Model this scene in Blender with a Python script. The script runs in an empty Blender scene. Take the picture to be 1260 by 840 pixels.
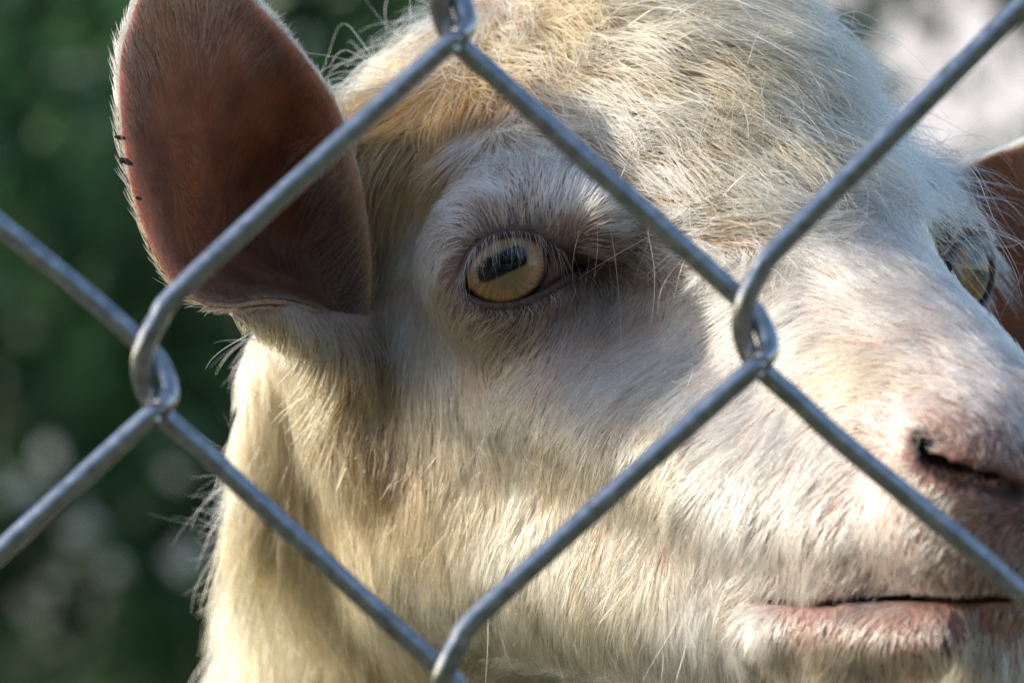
import bpy, math, random, time
import numpy as np
from math import radians as R
T0 = time.time()
rng = np.random.default_rng(7)
random.seed(7)
S = bpy.context.scene
COL = S.collection
MM = 0.001
CAM_H = 0.60            # lens height above the ground, metres
HAIR = 1.0              # density factor of every coat

# ------------------------------------------------------------------ camera, world, sun
cam_d = bpy.data.cameras.new('camera'); cam = bpy.data.objects.new('camera', cam_d)
COL.objects.link(cam); S.camera = cam
cam.location = (0, -1.0, CAM_H); cam.rotation_euler = (R(90), 0, 0)
cam_d.sensor_width = 36; cam_d.lens = 171.43
cam_d.clip_start = 0.02; cam_d.clip_end = 500
cam_d.dof.use_dof = True; cam_d.dof.focus_distance = 0.992
cam_d.dof.aperture_fstop = 15; cam_d.dof.aperture_blades = 0

SUN_DIR = np.array([-0.88, 0.06, 0.42]); SUN_DIR /= np.linalg.norm(SUN_DIR)
w = bpy.data.worlds.new('World'); S.world = w; w.use_nodes = True
nt = w.node_tree; bg = nt.nodes['Background']
sky = nt.nodes.new('ShaderNodeTexSky'); sky.sky_type = 'NISHITA'; sky.sun_disc = False
sky.sun_elevation = math.asin(SUN_DIR[2]); sky.sun_rotation = math.atan2(SUN_DIR[0], SUN_DIR[1])
sky.air_density = 1.0; sky.dust_density = 1.0; sky.ozone_density = 1.0
nt.links.new(sky.outputs[0], bg.inputs['Color']); bg.inputs['Strength'].default_value = 0.15
sun_d = bpy.data.lights.new('sun', 'SUN'); sun = bpy.data.objects.new('sun', sun_d); COL.objects.link(sun)
sun_d.energy = 2.4; sun_d.angle = R(0.5); sun_d.color = (1.0, 0.93, 0.80)
from mathutils import Vector
sun.rotation_euler = Vector(SUN_DIR.tolist()).to_track_quat('Z', 'Y').to_euler(); sun.location = (-3, 1, 4)
S.view_settings.view_transform = 'Standard'; S.view_settings.look = 'None'
S.view_settings.exposure = 0.96; S.view_settings.gamma = 1
S.render.engine = 'CYCLES'
S.cycles.max_bounces = 7; S.cycles.diffuse_bounces = 4; S.cycles.glossy_bounces = 5
S.cycles.transmission_bounces = 6; S.cycles.transparent_max_bounces = 8
S.cycles.use_denoising = True; S.cycles.denoising_prefilter = 'NONE'; S.cycles.denoising_input_passes = 'RGB_ALBEDO_NORMAL'

# ------------------------------------------------------------------ frames of reference (millimetres, origin in front of the lens at head height)
def PW(px, py, y):                       # point seen at (px, py) of the photograph at depth y
    k = (1 + y / 1000.0) / 6.0
    return np.array([(px - 630) * k, y, -(py - 420) * k])
def to_px(P):
    k = 6.0 / (1 + P[..., 1] / 1000.0)
    return 630 + P[..., 0] * k, 420 - P[..., 2] * k
YAW, PIT = R(28), R(20)
F = np.array([math.cos(PIT) * math.sin(YAW), -math.cos(PIT) * math.cos(YAW), -math.sin(PIT)])
L = np.array([-math.cos(YAW), -math.sin(YAW), 0.0])
U = np.array([math.sin(PIT) * math.sin(YAW), -math.sin(PIT) * math.cos(YAW), math.cos(PIT)])
O = np.array([46.8, 26.0, 15.0])
def loc2w(f, l, u): return O + f * F + l * L + u * U
def w2loc(P):
    D = P - O
    return np.stack([D @ F, D @ L, D @ U], -1)
def mirror(P):                            # reflect world points in the goat's mid plane
    return P - 2 * ((P - O) @ L)[..., None] * L
def metres(P): return np.asarray(P) * MM + np.array([0, 0, CAM_H])
EYE = PW(625, 328, 9.0); EYE_R = 15.0

# ------------------------------------------------------------------ linking helpers
def tag(o, label=None, cat=None, group=None, kind=None):
    if label: o['label'] = label
    if cat: o['category'] = cat
    if group: o['group'] = group
    if kind: o['kind'] = kind
    return o
def empty(name, loc, label, cat, group=None):
    o = bpy.data.objects.new(name, None); COL.objects.link(o); o.location = loc
    o.empty_display_size = 0.05
    return tag(o, label, cat, group)
def link(name, data, parent=None, mat=None):
    o = bpy.data.objects.new(name, data); COL.objects.link(o)
    if mat is not None: data.materials.append(mat)
    if parent is not None:
        o.parent = parent
        p = parent; off = Vector((0, 0, 0))
        while p is not None: off += p.location; p = p.parent
        o.location = -off
    return o
def mesh(name, V, Fc, parent=None, mat=None, smooth=True, cols=None):
    me = bpy.data.meshes.new(name)
    V = np.asarray(V, dtype=np.float32); Fc = np.asarray(Fc)
    n = Fc.shape[1]
    me.vertices.add(len(V)); me.vertices.foreach_set('co', V.ravel())
    me.loops.add(Fc.size); me.loops.foreach_set('vertex_index', Fc.ravel().astype(np.int32))
    me.polygons.add(len(Fc)); me.polygons.foreach_set('loop_start', np.arange(0, Fc.size, n, dtype=np.int32))
    me.update(calc_edges=True); me.validate()
    if smooth: me.polygons.foreach_set('use_smooth', np.ones(len(me.polygons), dtype=bool))
    if cols is not None:
        a = me.color_attributes.new('pigment', 'FLOAT_COLOR', 'POINT')
        c = np.ones((len(V), 4), np.float32); c[:, :3] = cols
        a.data.foreach_set('color', c.ravel())
    return link(name, me, parent, mat)
def grid_faces(n, m, close_m=False, off=0):
    i = np.arange(n - 1)[:, None]; j = np.arange(m if close_m else m - 1)[None, :]
    j2 = (j + 1) % m
    a = i * m + j; b = i * m + j2; c = (i + 1) * m + j2; d = (i + 1) * m + j
    return np.stack([a, b, c, d], -1).reshape(-1, 4) + off
def tube(P, r, ring=10):                 # swept tube through points P with closed ends, millimetres or metres
    P = np.asarray(P, float); n = len(P); r = np.broadcast_to(np.asarray(r, float), (n,))
    Tn = np.gradient(P, axis=0); Tn /= np.linalg.norm(Tn, axis=1)[:, None] + 1e-12
    up = np.array([0, 1.0, 0]) if abs(Tn[0][1]) < 0.9 else np.array([1.0, 0, 0])
    N = np.zeros_like(P); v = up - Tn[0] * (up @ Tn[0]); N[0] = v / np.linalg.norm(v)
    for k in range(1, n):
        v = N[k - 1] - Tn[k] * (N[k - 1] @ Tn[k]); N[k] = v / (np.linalg.norm(v) + 1e-12)
    B = np.cross(Tn, N)
    a = np.linspace(0, 2 * np.pi, ring, endpoint=False)
    V = P[:, None] + r[:, None, None] * (np.cos(a)[None, :, None] * N[:, None] + np.sin(a)[None, :, None] * B[:, None])
    V = V.reshape(-1, 3)
    Q = grid_faces(n, ring, True)
    c0, c1 = len(V), len(V) + 1
    V = np.vstack([V, P[0] - Tn[0] * r[0] * .3, P[-1] + Tn[-1] * r[-1] * .3])
    j = np.arange(ring); j2 = (j + 1) % ring; e = (n - 1) * ring
    Q = np.vstack([Q, np.stack([j2, j, j * 0 + c0, j * 0 + c0], -1), np.stack([j + e, j2 + e, j * 0 + c1, j * 0 + c1], -1)])
    return V, Q
def catmull(P, n):                       # smooth curve through control points
    P = np.asarray(P, float); P = np.vstack([2 * P[0] - P[1], P, 2 * P[-1] - P[-2]])
    out = []
    for i in range(1, len(P) - 2):
        t = np.linspace(0, 1, n, endpoint=False)[:, None]
        p0, p1, p2, p3 = P[i - 1], P[i], P[i + 1], P[i + 2]
        out.append(.5 * (2 * p1 + (p2 - p0) * t + (2 * p0 - 5 * p1 + 4 * p2 - p3) * t ** 2 + (3 * p1 - p0 - 3 * p2 + p3) * t ** 3))
    out.append(P[-2][None])
    return np.vstack(out)

# ------------------------------------------------------------------ materials
def mat(name):
    m = bpy.data.materials.new(name); m.use_nodes = True
    return m, m.node_tree, m.node_tree.nodes['Principled BSDF']
def noise_mix(nt, c1, c2, scale, detail=3, lo=.4, hi=.6, coord='Object'):
    tc = nt.nodes.new('ShaderNodeTexCoord'); nz = nt.nodes.new('ShaderNodeTexNoise')
    nz.inputs['Scale'].default_value = scale; nz.inputs['Detail'].default_value = detail
    nt.links.new(tc.outputs[coord], nz.inputs['Vector'])
    rp = nt.nodes.new('ShaderNodeValToRGB'); rp.color_ramp.elements[0].position = lo; rp.color_ramp.elements[1].position = hi
    rp.color_ramp.elements[0].color = (*c1, 1); rp.color_ramp.elements[1].color = (*c2, 1)
    nt.links.new(nz.outputs['Fac'], rp.inputs['Fac'])
    return rp.outputs['Color'], nz.outputs['Fac']

def skin_mat():
    m, nt, b = mat('goat_skin')
    at = nt.nodes.new('ShaderNodeVertexColor'); at.layer_name = 'pigment'
    col, fac = noise_mix(nt, (.72, .70, .72), (1.05, 1.0, 1.0), 260, 4, .35, .65)
    mx = nt.nodes.new('ShaderNodeMix'); mx.data_type = 'RGBA'; mx.blend_type = 'MULTIPLY'; mx.inputs['Factor'].default_value = .8
    nt.links.new(at.outputs['Color'], mx.inputs['A']); nt.links.new(col, mx.inputs['B'])
    nt.links.new(mx.outputs['Result'], b.inputs['Base Color'])
    b.inputs['Roughness'].default_value = .55; b.inputs['Specular IOR Level'].default_value = .22
    bp = nt.nodes.new('ShaderNodeBump'); bp.inputs['Strength'].default_value = .5; bp.inputs['Distance'].default_value = .0006
    tc = nt.nodes.new('ShaderNodeTexCoord'); vz = nt.nodes.new('ShaderNodeTexVoronoi'); vz.inputs['Scale'].default_value = 900
    nt.links.new(tc.outputs['Object'], vz.inputs['Vector']); nt.links.new(vz.outputs['Distance'], bp.inputs['Height'])
    nt.links.new(bp.outputs['Normal'], b.inputs['Normal'])
    return m
M_SKIN = skin_mat()
def wire_mat():
    m, nt, b = mat('galvanised_wire')
    col, fac = noise_mix(nt, (.20, .21, .22), (.46, .47, .49), 420, 8, .25, .7)
    nt.links.new(col, b.inputs['Base Color']); b.inputs['Metallic'].default_value = .85
    mr = nt.nodes.new('ShaderNodeMapRange'); mr.inputs['To Min'].default_value = .15; mr.inputs['To Max'].default_value = .32
    nt.links.new(fac, mr.inputs['Value']); nt.links.new(mr.outputs[0], b.inputs['Roughness'])
    bp = nt.nodes.new('ShaderNodeBump'); bp.inputs['Strength'].default_value = .35; bp.inputs['Distance'].default_value = .0004
    nt.links.new(fac, bp.inputs['Height']); nt.links.new(bp.outputs['Normal'], b.inputs['Normal'])
    # thin rusty scratches along the zinc
    tc = nt.nodes.new('ShaderNodeTexCoord'); nz = nt.nodes.new('ShaderNodeTexNoise'); nz.inputs['Scale'].default_value = 55; nz.inputs['Detail'].default_value = 9
    nt.links.new(tc.outputs['Object'], nz.inputs['Vector'])
    rr = nt.nodes.new('ShaderNodeValToRGB'); rr.color_ramp.elements[0].position = .63; rr.color_ramp.elements[1].position = .72
    nt.links.new(nz.outputs['Fac'], rr.inputs['Fac'])
    mx = nt.nodes.new('ShaderNodeMix'); mx.data_type = 'RGBA'; mx.inputs['B'].default_value = (.16, .11, .08, 1)
    nt.links.new(rr.outputs['Color'], mx.inputs['Factor']); nt.links.new(col, mx.inputs['A']); nt.links.new(mx.outputs['Result'], b.inputs['Base Color'])
    return m
M_WIRE = wire_mat()

# ------------------------------------------------------------------ the goat's body as one smooth implicit surface
def sm(a, b, k):
    h = np.clip(.5 + .5 * (b - a) / k, 0, 1)
    return b * (1 - h) + a * h - k * h * (1 - h)
def smsub(a, b, k): return -sm(-a, b, k)          # a minus b
def ell(X, c, r):
    q = (X - np.asarray(c, np.float32)) / np.asarray(r, np.float32)
    k0 = np.linalg.norm(q, axis=-1); k1 = np.linalg.norm(q / np.asarray(r, np.float32), axis=-1)
    return k0 * (k0 - 1) / (k1 + 1e-6)
def cone(X, a, b, r1, r2, sq=None):
    a = np.asarray(a, np.float32); b = np.asarray(b, np.float32); d = b - a
    h = np.clip(((X - a) @ d) / (d @ d), 0, 1)
    D = X - a - h[..., None] * d
    if sq is not None: D = D / np.asarray(sq, np.float32)
    return np.linalg.norm(D, axis=-1) - (r1 + (r2 - r1) * h)

LID = np.array([(567, 350), (571, 332), (580, 314), (595, 299), (614, 290), (640, 287), (662, 293), (684, 306), (706, 319), (726, 328),
                (713, 334), (697, 344), (678, 356), (656, 367), (632, 375), (606, 376), (584, 370), (571, 361)], float)
def poly_sdf(px, py, V):
    d = np.full(px.shape, 1e9); s = np.ones(px.shape); n = len(V)
    for i in range(n):
        j = (i - 1) % n
        ex, ey = V[j] - V[i]; wx, wy = px - V[i, 0], py - V[i, 1]
        t = np.clip((wx * ex + wy * ey) / (ex * ex + ey * ey), 0, 1)
        bx, by = wx - ex * t, wy - ey * t
        d = np.minimum(d, bx * bx + by * by)
        c1, c2, c3 = py >= V[i, 1], py < V[j, 1], ex * wy > ey * wx
        s = np.where((c1 & c2 & c3) | (~c1 & ~c2 & ~c3), -s, s)
    return s * np.sqrt(d)

# outline of the near ear from its root to its tip, outer edge and inner edge: (px, py, depth)
OUT = [(424, 412, 34), (388, 384, 20), (334, 372, 8), (268, 378, -3), (214, 350, -10), (180, 288, -15), (158, 215, -17), (147, 140, -15), (147, 72, -10), (164, 10, -3), (196, -50, 5), (236, -92, 14)]
INN = [(442, 412, 38), (452, 392, 32), (457, 350, 27), (455, 300, 24), (448, 245, 23), (434, 185, 24), (414, 130, 25), (383, 82, 26), (345, 36, 27), (304, -8, 27), (268, -55, 27), (240, -92, 27)]
def ear_point(u, v):                     # u along the ear 0..1, v across -1 (outer edge) .. 1 (inner edge)
    k = u * (len(OUT) - 1); i = np.minimum(k.astype(int), len(OUT) - 2); f = (k - i)[..., None]
    f = f * 1.0
    a = EAR_O[i] * (1 - f) + EAR_O[i + 1] * f; b = EAR_I[i] * (1 - f) + EAR_I[i + 1] * f
    w_ = ((v + 1) / 2)[..., None]
    c = a * (1 - w_) + b * w_
    wid = np.linalg.norm(b - a, axis=-1)
    dep = wid * (.62 * np.exp(-((u - .26) / .30) ** 2) + .10)
    prof = (1 - np.abs(v) ** 2.4) * (1 + .45 * v)
    fold = 1.9 * (np.abs(np.sin(v * 4.2 + u * 1.6 + .5)) - .6) * np.exp(-((u - .42) / .30) ** 2) * (1 - v * v)
    n = np.array([-.25, .95, .05]); n /= np.linalg.norm(n)
    return c + (dep * prof + fold)[..., None] * n
tt = np.linspace(0, 1, 12)
EAR_O = np.array([PW(*p) for p in OUT]); EAR_I = np.array([PW(*p) for p in INN])
# resample both edges smoothly
EAR_O = catmull(EAR_O, 4); EAR_I = catmull(EAR_I, 4)
OUT = INN = [0] * len(EAR_O)
_u, _v = np.meshgrid(np.linspace(0, .9999, 160), np.linspace(-1, 1, 120), indexing='ij')
_P = ear_point(_u, _v).reshape(-1, 3); _x, _y = to_px(_P)
EDM = np.full((140, 150), -1e3)                    # depth of the ear's inner face on a 4-pixel raster
_a, _b = np.clip((_x / 4).astype(int), 0, 139), np.clip(((_y + 120) / 4).astype(int), 0, 149)
np.maximum.at(EDM, (_a, _b), _P[:, 1])
for _ in range(2):                                  # close pinholes
    h = EDM < -900
    nb = np.max([np.roll(EDM, sft, ax) for sft in (-1, 1) for ax in (0, 1)], 0); EDM = np.where(h, nb, EDM)
EAR_POLY = np.array([np.array(to_px(p)) for p in list(EAR_O[4:]) + list(EAR_I[::-1][:-4])])
def ear_depth(px, py): return EDM[np.clip((px / 4).astype(int), 0, 139), np.clip(((py + 120) / 4).astype(int), 0, 149)]
def body_sdf(W, carve=True):                                   # W: (n,3) world millimetres
    Q = w2loc(W).astype(np.float32); Q[:, 1] = np.abs(Q[:, 1])
    d = ell(Q, (-38, 0, 12), (56, 40, 42))                         # skull
    d = sm(d, ell(Q, (-4, 0, 14), (46, 34, 26)), 14)               # forehead
    d = sm(d, cone(Q, (15, 0, 6), (104, 0, -4), 25, 19), 14)       # nasal bridge
    d = sm(d, cone(Q, (25, 0, -22), (104, 0, -18), 30, 20), 14)    # muzzle
    d = sm(d, ell(Q, (112, 0, -12), (19, 25, 18)), 8)              # nose pad
    d = sm(d, ell(Q, (114, 12, 3), (15, 13, 10)), 8)                # nostril wing
    d = sm(d, cone(Q, (0, 34, -26), (86, 16, -24), 20, 14), 14)    # maxilla
    d = sm(d, cone(Q, (-30, 27, -62), (92, 11, -44), 32, 16), 12)  # lower jaw
    d = sm(d, ell(Q, (108, 0, -38), (20, 19, 15)), 6)               # chin
    d = sm(d, cone(Q, (84, 29, -45), (122, 15, -31), 3.5, 4.5), 5)   # lower lip
    d = sm(d, ell(Q, (-32, 36, -34), (34, 22, 34)), 14)            # cheek
    e = w2loc(EYE[None])[0]
    d = sm(d, np.linalg.norm(Q - e.astype(np.float32), axis=-1) - 17.6, 9)   # orbit
    d = sm(d, cone(Q, (e[0] - 16, e[1] - 4, e[2] + 15), (e[0] + 16, e[1] - 10, e[2] + 15), 7.5, 6), 8)  # brow ridge
    d = sm(d, cone(Q, (-50, 44, 2), (-58, 60, 0), 18, 13), 12)     # ear root
    d = sm(d, cone(W.astype(np.float32), PW(385, 412, 46), PW(440, 520, 44), 8, 9), 10)
    d = sm(d, cone(W.astype(np.float32), PW(290, 386, 6), PW(345, 391, 16), 1.8, 4.0), 4)
    d = sm(d, cone(W.astype(np.float32), PW(345, 391, 16), PW(415, 428, 36), 4.0, 8), 5)      # furry lower lip of the ear funnel
    d = sm(d, cone(W.astype(np.float32), PW(464, 290, 42), PW(458, 405, 44), 3.5, 4.5), 5)
    # neck, trunk and legs: not symmetric with the turned head
    Wf = W.astype(np.float32)
    d = sm(d, cone(Wf, (8, 85, 15), (-5, 230, -200), 54, 84), 30)
    d = sm(d, cone(Wf, PW(358, 450, 70), PW(350, 640, 85), 9, 10), 14)
    X = Wf.copy(); a = R(-9); cx, cy = 20, 240                      # trunk frame
    x = (X[:, 0] - cx) * math.cos(a) + (X[:, 1] - cy) * math.sin(a); y = -(X[:, 0] - cx) * math.sin(a) + (X[:, 1] - cy) * math.cos(a)
    B = np.stack([x, y, X[:, 2]], -1)
    t = cone(B, (0, 20, -235), (0, 480, -225), 92, 112, (1, 1, 1.08))
    t = sm(t, cone(B, (0, 440, -215), (0, 560, -225), 98, 90), 40)
    Bs = B.copy(); Bs[:, 0] = np.abs(Bs[:, 0])
    for P, rr in (([(58, 30, -250), (62, 15, -340), (60, 30, -460), (58, 28, -570)], (44, 26, 16, 15)),
                  ([(62, 520, -240), (70, 490, -340), (64, 560, -440), (62, 545, -570)], (58, 34, 17, 15))):
        for i in range(3): t = sm(t, cone(Bs, P[i], P[i + 1], rr[i], rr[i + 1]), 14)
        t = sm(t, cone(Bs, (P[3][0], P[3][1] - 4, -568), (P[3][0], P[3][1] - 14, -590), 17, 19), 6)
    t = sm(t, cone(B, (0, 600, -150), (0, 660, -120), 22, 12), 14)
    d = sm(d, t, 45)
    if not carve: return d
    # --- carving: eye opening, tear duct, mouth, nostrils
    Wn = np.where((((W - O) @ L) < 0)[:, None], mirror(W), W)
    near = np.linalg.norm(Wn - EYE, axis=1) < 34
    idx = np.where(near)[0]
    P = Wn[idx]; px, py = to_px(P)
    ap = poly_sdf(px, py, LID) / 6.0
    ap = np.maximum(ap, P[:, 1] - (EYE[1] + 2))
    d[idx] = smsub(d[idx], ap.astype(np.float32), 1.6)
    g = cone(Wn, PW(716, 327, -2.8), PW(792, 340, -3.5), 2.5, 1.4)
    d = smsub(d, g, 3.0)
    b = np.where((W[:, 0] < 0) & (W[:, 1] > -40) & (W[:, 1] < 90) & (W[:, 2] > -20))[0]      # hollow of the near ear
    if len(b):
        ex, ey = to_px(W[b]); dp = ear_depth(ex, ey)
        cav = np.maximum(poly_sdf(ex, ey, EAR_POLY) / 6.0 + .6, W[b, 1] - (dp + 1.4)).astype(np.float32)
        d[b] = smsub(d[b], cav, .8)
    # mouth: a thin gap that starts at the corner and runs round the front
    m = np.abs(Q[:, 2] + 41.0 - .40 * (Q[:, 0] - 78) + .9 * np.sin((Q[:, 0] - 78) / 9) * np.clip((120 - Q[:, 0]) / 20, 0, 1)) - .9
    m = np.maximum(m, 78 - Q[:, 0]); m = np.maximum(m, -(d + 14))
    d = smsub(d, m, 1.6)
    for i in range(len(NOSTRIL) - 1):
        r0, r1 = (1.0, 1.9, 2.8, 3.2, 3.2, 2.4)[i:i + 2]
        d = smsub(d, cone(Q, NOSTRIL[i], NOSTRIL[i + 1], r0 * .55, r1 * .55), 1.4)
        if i > 0: d = smsub(d, cone(Q, NOSTRIL[i] + NIN, NOSTRIL[i + 1] + NIN, r0 * .9, r1 * .9), 1.5)
    return d

def hit(px, py, y0=-125, y1=60):          # where the view line through a pixel meets the uncarved head
    ys = np.arange(y0, y1, .5); P = np.array([PW(px, py, y) for y in ys])
    d = body_sdf(P, False); k = np.argmax(d < 0)
    return P[k]
_ray = EYE / np.linalg.norm(EYE)
NOSTRIL = [w2loc((hit(x, y) + np.array([0.15, .9, 0]) * q)[None])[0] for x, y, q in ((1128, 556, .4), (1138, 568, .6), (1158, 580, .8), (1186, 589, .9), (1220, 596, .9), (1250, 606, .8))]
NIN = np.array([-4.5, -2.0, 2.5])
def axis(lo, hi, f0, f1, h, H):
    a = [f0]; s = h
    fine = np.arange(f0, f1, h)
    left = []; x = f0; s = h
    while x > lo: s = min(s * 1.25, H); x -= s; left.append(x)
    right = []; x = fine[-1]; s = h
    while x < hi: s = min(s * 1.25, H); x += s; right.append(x)
    return np.array(left[::-1] + list(fine) + right)
GX = axis(-240, 160, -78, 138, 1.5, 9); GY = axis(-130, 960, -122, 110, 1.5, 10); GZ = axis(-600, 95, -108, 88, 1.5, 9)
def surface_nets():
    nx, ny, nz = len(GX), len(GY), len(GZ)
    D = np.empty((nx, ny, nz), np.float32)
    YY, ZZ = np.meshgrid(GY, GZ, indexing='ij')
    step = 24
    for i in range(0, nx, step):
        xs = GX[i:i + step]
        W = np.empty((len(xs), ny, nz, 3)); W[..., 0] = xs[:, None, None]; W[..., 1] = YY; W[..., 2] = ZZ
        D[i:i + step] = body_sdf(W.reshape(-1, 3)).reshape(len(xs), ny, nz)
    ins = D < 0
    c = sum(ins[a:nx - 1 + a, b:ny - 1 + b, e:nz - 1 + e].astype(np.int8) for a in (0, 1) for b in (0, 1) for e in (0, 1))
    act = (c > 0) & (c < 8); I = np.argwhere(act)
    num = np.full(act.shape, -1, np.int32); num[tuple(I.T)] = np.arange(len(I))
    corners = [(a, b, e) for a in (0, 1) for b in (0, 1) for e in (0, 1)]
    acc = np.zeros((len(I), 3)); cnt = np.zeros(len(I))
    G = (GX, GY, GZ)
    for p in corners:
        for ax in range(3):
            if p[ax]: continue
            q = list(p); q[ax] = 1
            v0 = D[I[:, 0] + p[0], I[:, 1] + p[1], I[:, 2] + p[2]]; v1 = D[I[:, 0] + q[0], I[:, 1] + q[1], I[:, 2] + q[2]]
            m = (v0 < 0) != (v1 < 0)
            t = np.where(m, v0 / np.where(m, v0 - v1, 1), 0)
            P = np.stack([G[k][I[:, k] + p[k]] for k in range(3)], -1)
            P[:, ax] += t * (G[ax][I[:, ax] + 1] - G[ax][I[:, ax]])
            acc += P * m[:, None]; cnt += m
    V = acc / cnt[:, None]
    Q = []
    for ax in range(3):
        s0 = [slice(None)] * 3; s1 = [slice(None)] * 3; s0[ax] = slice(0, -1); s1[ax] = slice(1, None)
        e = ins[tuple(s0)] != ins[tuple(s1)]; J = np.argwhere(e); u, v = (ax + 1) % 3, (ax + 2) % 3
        J = J[(J[:, u] > 0) & (J[:, v] > 0) & (J[:, u] < D.shape[u] - 1) & (J[:, v] < D.shape[v] - 1)]
        def cell(du, dv):
            K = J.copy(); K[:, u] += du; K[:, v] += dv
            return num[K[:, 0], K[:, 1], K[:, 2]]
        q = np.stack([cell(-1, -1), cell(0, -1), cell(0, 0), cell(-1, 0)], -1)
        flip = ~ins[J[:, 0], J[:, 1], J[:, 2]]
        q[flip] = q[flip][:, ::-1]
        Q.append(q)
    return V, np.vstack(Q)
BV, BF = surface_nets()
# a light smoothing pass evens out the grid
e0 = BF.ravel(); e1 = np.roll(BF, -1, axis=1).ravel()
for _ in range(2):
    acc = np.zeros_like(BV); cnt = np.zeros(len(BV))
    for k in range(3):
        acc[:, k] = np.bincount(e0, BV[e1, k], len(BV)) + np.bincount(e1, BV[e0, k], len(BV))
    cnt = np.bincount(e0, minlength=len(BV)) + np.bincount(e1, minlength=len(BV))
    BV = BV * .5 + .5 * acc / np.maximum(cnt, 1)[:, None]
def face_normals(V, Fq):
    n = np.cross(V[Fq[:, 2]] - V[Fq[:, 0]], V[Fq[:, 3]] - V[Fq[:, 1]])
    a = np.linalg.norm(n, axis=1); return n / (a[:, None] + 1e-9), a / 2
print('body', len(BV), round(time.time() - T0, 1))

# pigment of the skin: (px, py, radius, colour, depth limit)
def pigment(P):
    Wn = np.where((((P - O) @ L) < -22)[:, None], mirror(P), P)
    px, py = to_px(Wn)
    c = np.tile(np.array([.46, .33, .27]), (len(P), 1))
    head = P[:, 1] < 120
    c = np.where((P[:, 1] > 170)[:, None], np.array([.50, .40, .27]), c)
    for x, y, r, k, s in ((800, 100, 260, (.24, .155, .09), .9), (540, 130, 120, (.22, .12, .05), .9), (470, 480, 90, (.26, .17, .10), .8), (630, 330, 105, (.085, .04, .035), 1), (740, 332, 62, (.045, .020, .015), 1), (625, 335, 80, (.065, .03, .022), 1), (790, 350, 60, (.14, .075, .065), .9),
                          (1200, 545, 125, (.24, .115, .085), .97), (1250, 650, 105, (.27, .13, .10), .97), (1150, 575, 40, (.20, .09, .075), .7),
                          (1100, 770, 60, (.27, .115, .08), .97), (1200, 770, 80, (.27, .115, .08), .97), (1000, 760, 50, (.44, .22, .18), .9),
                          (960, 735, 25, (.25, .12, .10), .8)):
        wgt = s * np.exp(-((px - x) ** 2 + (py - y) ** 2) / (r * r) * 1.4) * head
        c = c * (1 - wgt[:, None]) + np.array(k) * wgt[:, None]
    Ql = w2loc(P); Ql[:, 1] = np.abs(Ql[:, 1])
    for i in range(len(NOSTRIL) - 1):
        for q in ((0, NIN) if i > 0 else (0,)):
            rq = (1.1 if q is not NIN else 2.4) * (.45, .8, 1, 1, 1)[i]
            k = np.clip(1.3 - cone(Ql, NOSTRIL[i] + q, NOSTRIL[i + 1] + q, rq, rq + .2) / 1.3, 0, 1)[:, None]
            c = c * (1 - k) + np.array([.035, .018, .015]) * k
    r = np.random.default_rng(3)          # freckles on the nose and the lips
    for _ in range(150):
        x, y = r.uniform(1010, 1290), r.uniform(470, 830)
        if y < 740 - (x - 1010) * .9: continue
        q = np.exp(-((px - x) ** 2 + (py - y) ** 2) / r.uniform(5, 11) ** 2) * head * r.uniform(.4, .9)
        c = c * (1 - q[:, None]) + np.array([.085, .055, .055]) * q[:, None]
    return c

goat = empty('goat', (-.02, .35, 0), 'pale cream goat with amber eyes and red-brown ears behind the wire fence', 'goat')
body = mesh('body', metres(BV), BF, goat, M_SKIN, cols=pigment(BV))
#@@EYES
# ------------------------------------------------------------------ eyes
def eye_mat():
    m, nt, b = mat('eye_surface')
    at = nt.nodes.new('ShaderNodeVertexColor'); at.layer_name = 'pigment'
    col, fac = noise_mix(nt, (.55, .55, .55), (1.15, 1.1, 1.0), 900, 5, .3, .7)
    mx = nt.nodes.new('ShaderNodeMix'); mx.data_type = 'RGBA'; mx.blend_type = 'MULTIPLY'; mx.inputs['Factor'].default_value = .55
    nt.links.new(at.outputs['Color'], mx.inputs['A']); nt.links.new(col, mx.inputs['B'])
    nt.links.new(mx.outputs['Result'], b.inputs['Base Color'])
    b.inputs['Roughness'].default_value = .6
    b.inputs['Specular IOR Level'].default_value = 0
    b.inputs['Coat Weight'].default_value = 1; b.inputs['Coat Roughness'].default_value = .02; b.inputs['Coat IOR'].default_value = 1.5
    return m
M_EYE = eye_mat()
def plain(name, c, rough=.6, c2=None, scale=80):
    m, nt, b = mat(name)
    col, fac = noise_mix(nt, c, c2 or tuple(min(1, v * 1.5) for v in c), scale)
    nt.links.new(col, b.inputs['Base Color']); b.inputs['Roughness'].default_value = rough
    return m
M_LID = plain('eyelid_rim', (.040, .019, .015), .6, (.085, .042, .034), 900)
g0 = PW(619, 326, -8) - EYE; g0 /= np.linalg.norm(g0)            # gaze
gx = np.cross(g0, [0, 0, 1.0]); gx /= np.linalg.norm(gx); gx = -gx if gx[0] < 0 else gx
gz = np.cross(gx, g0); gz = gz if gz[2] > 0 else -gz
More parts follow.
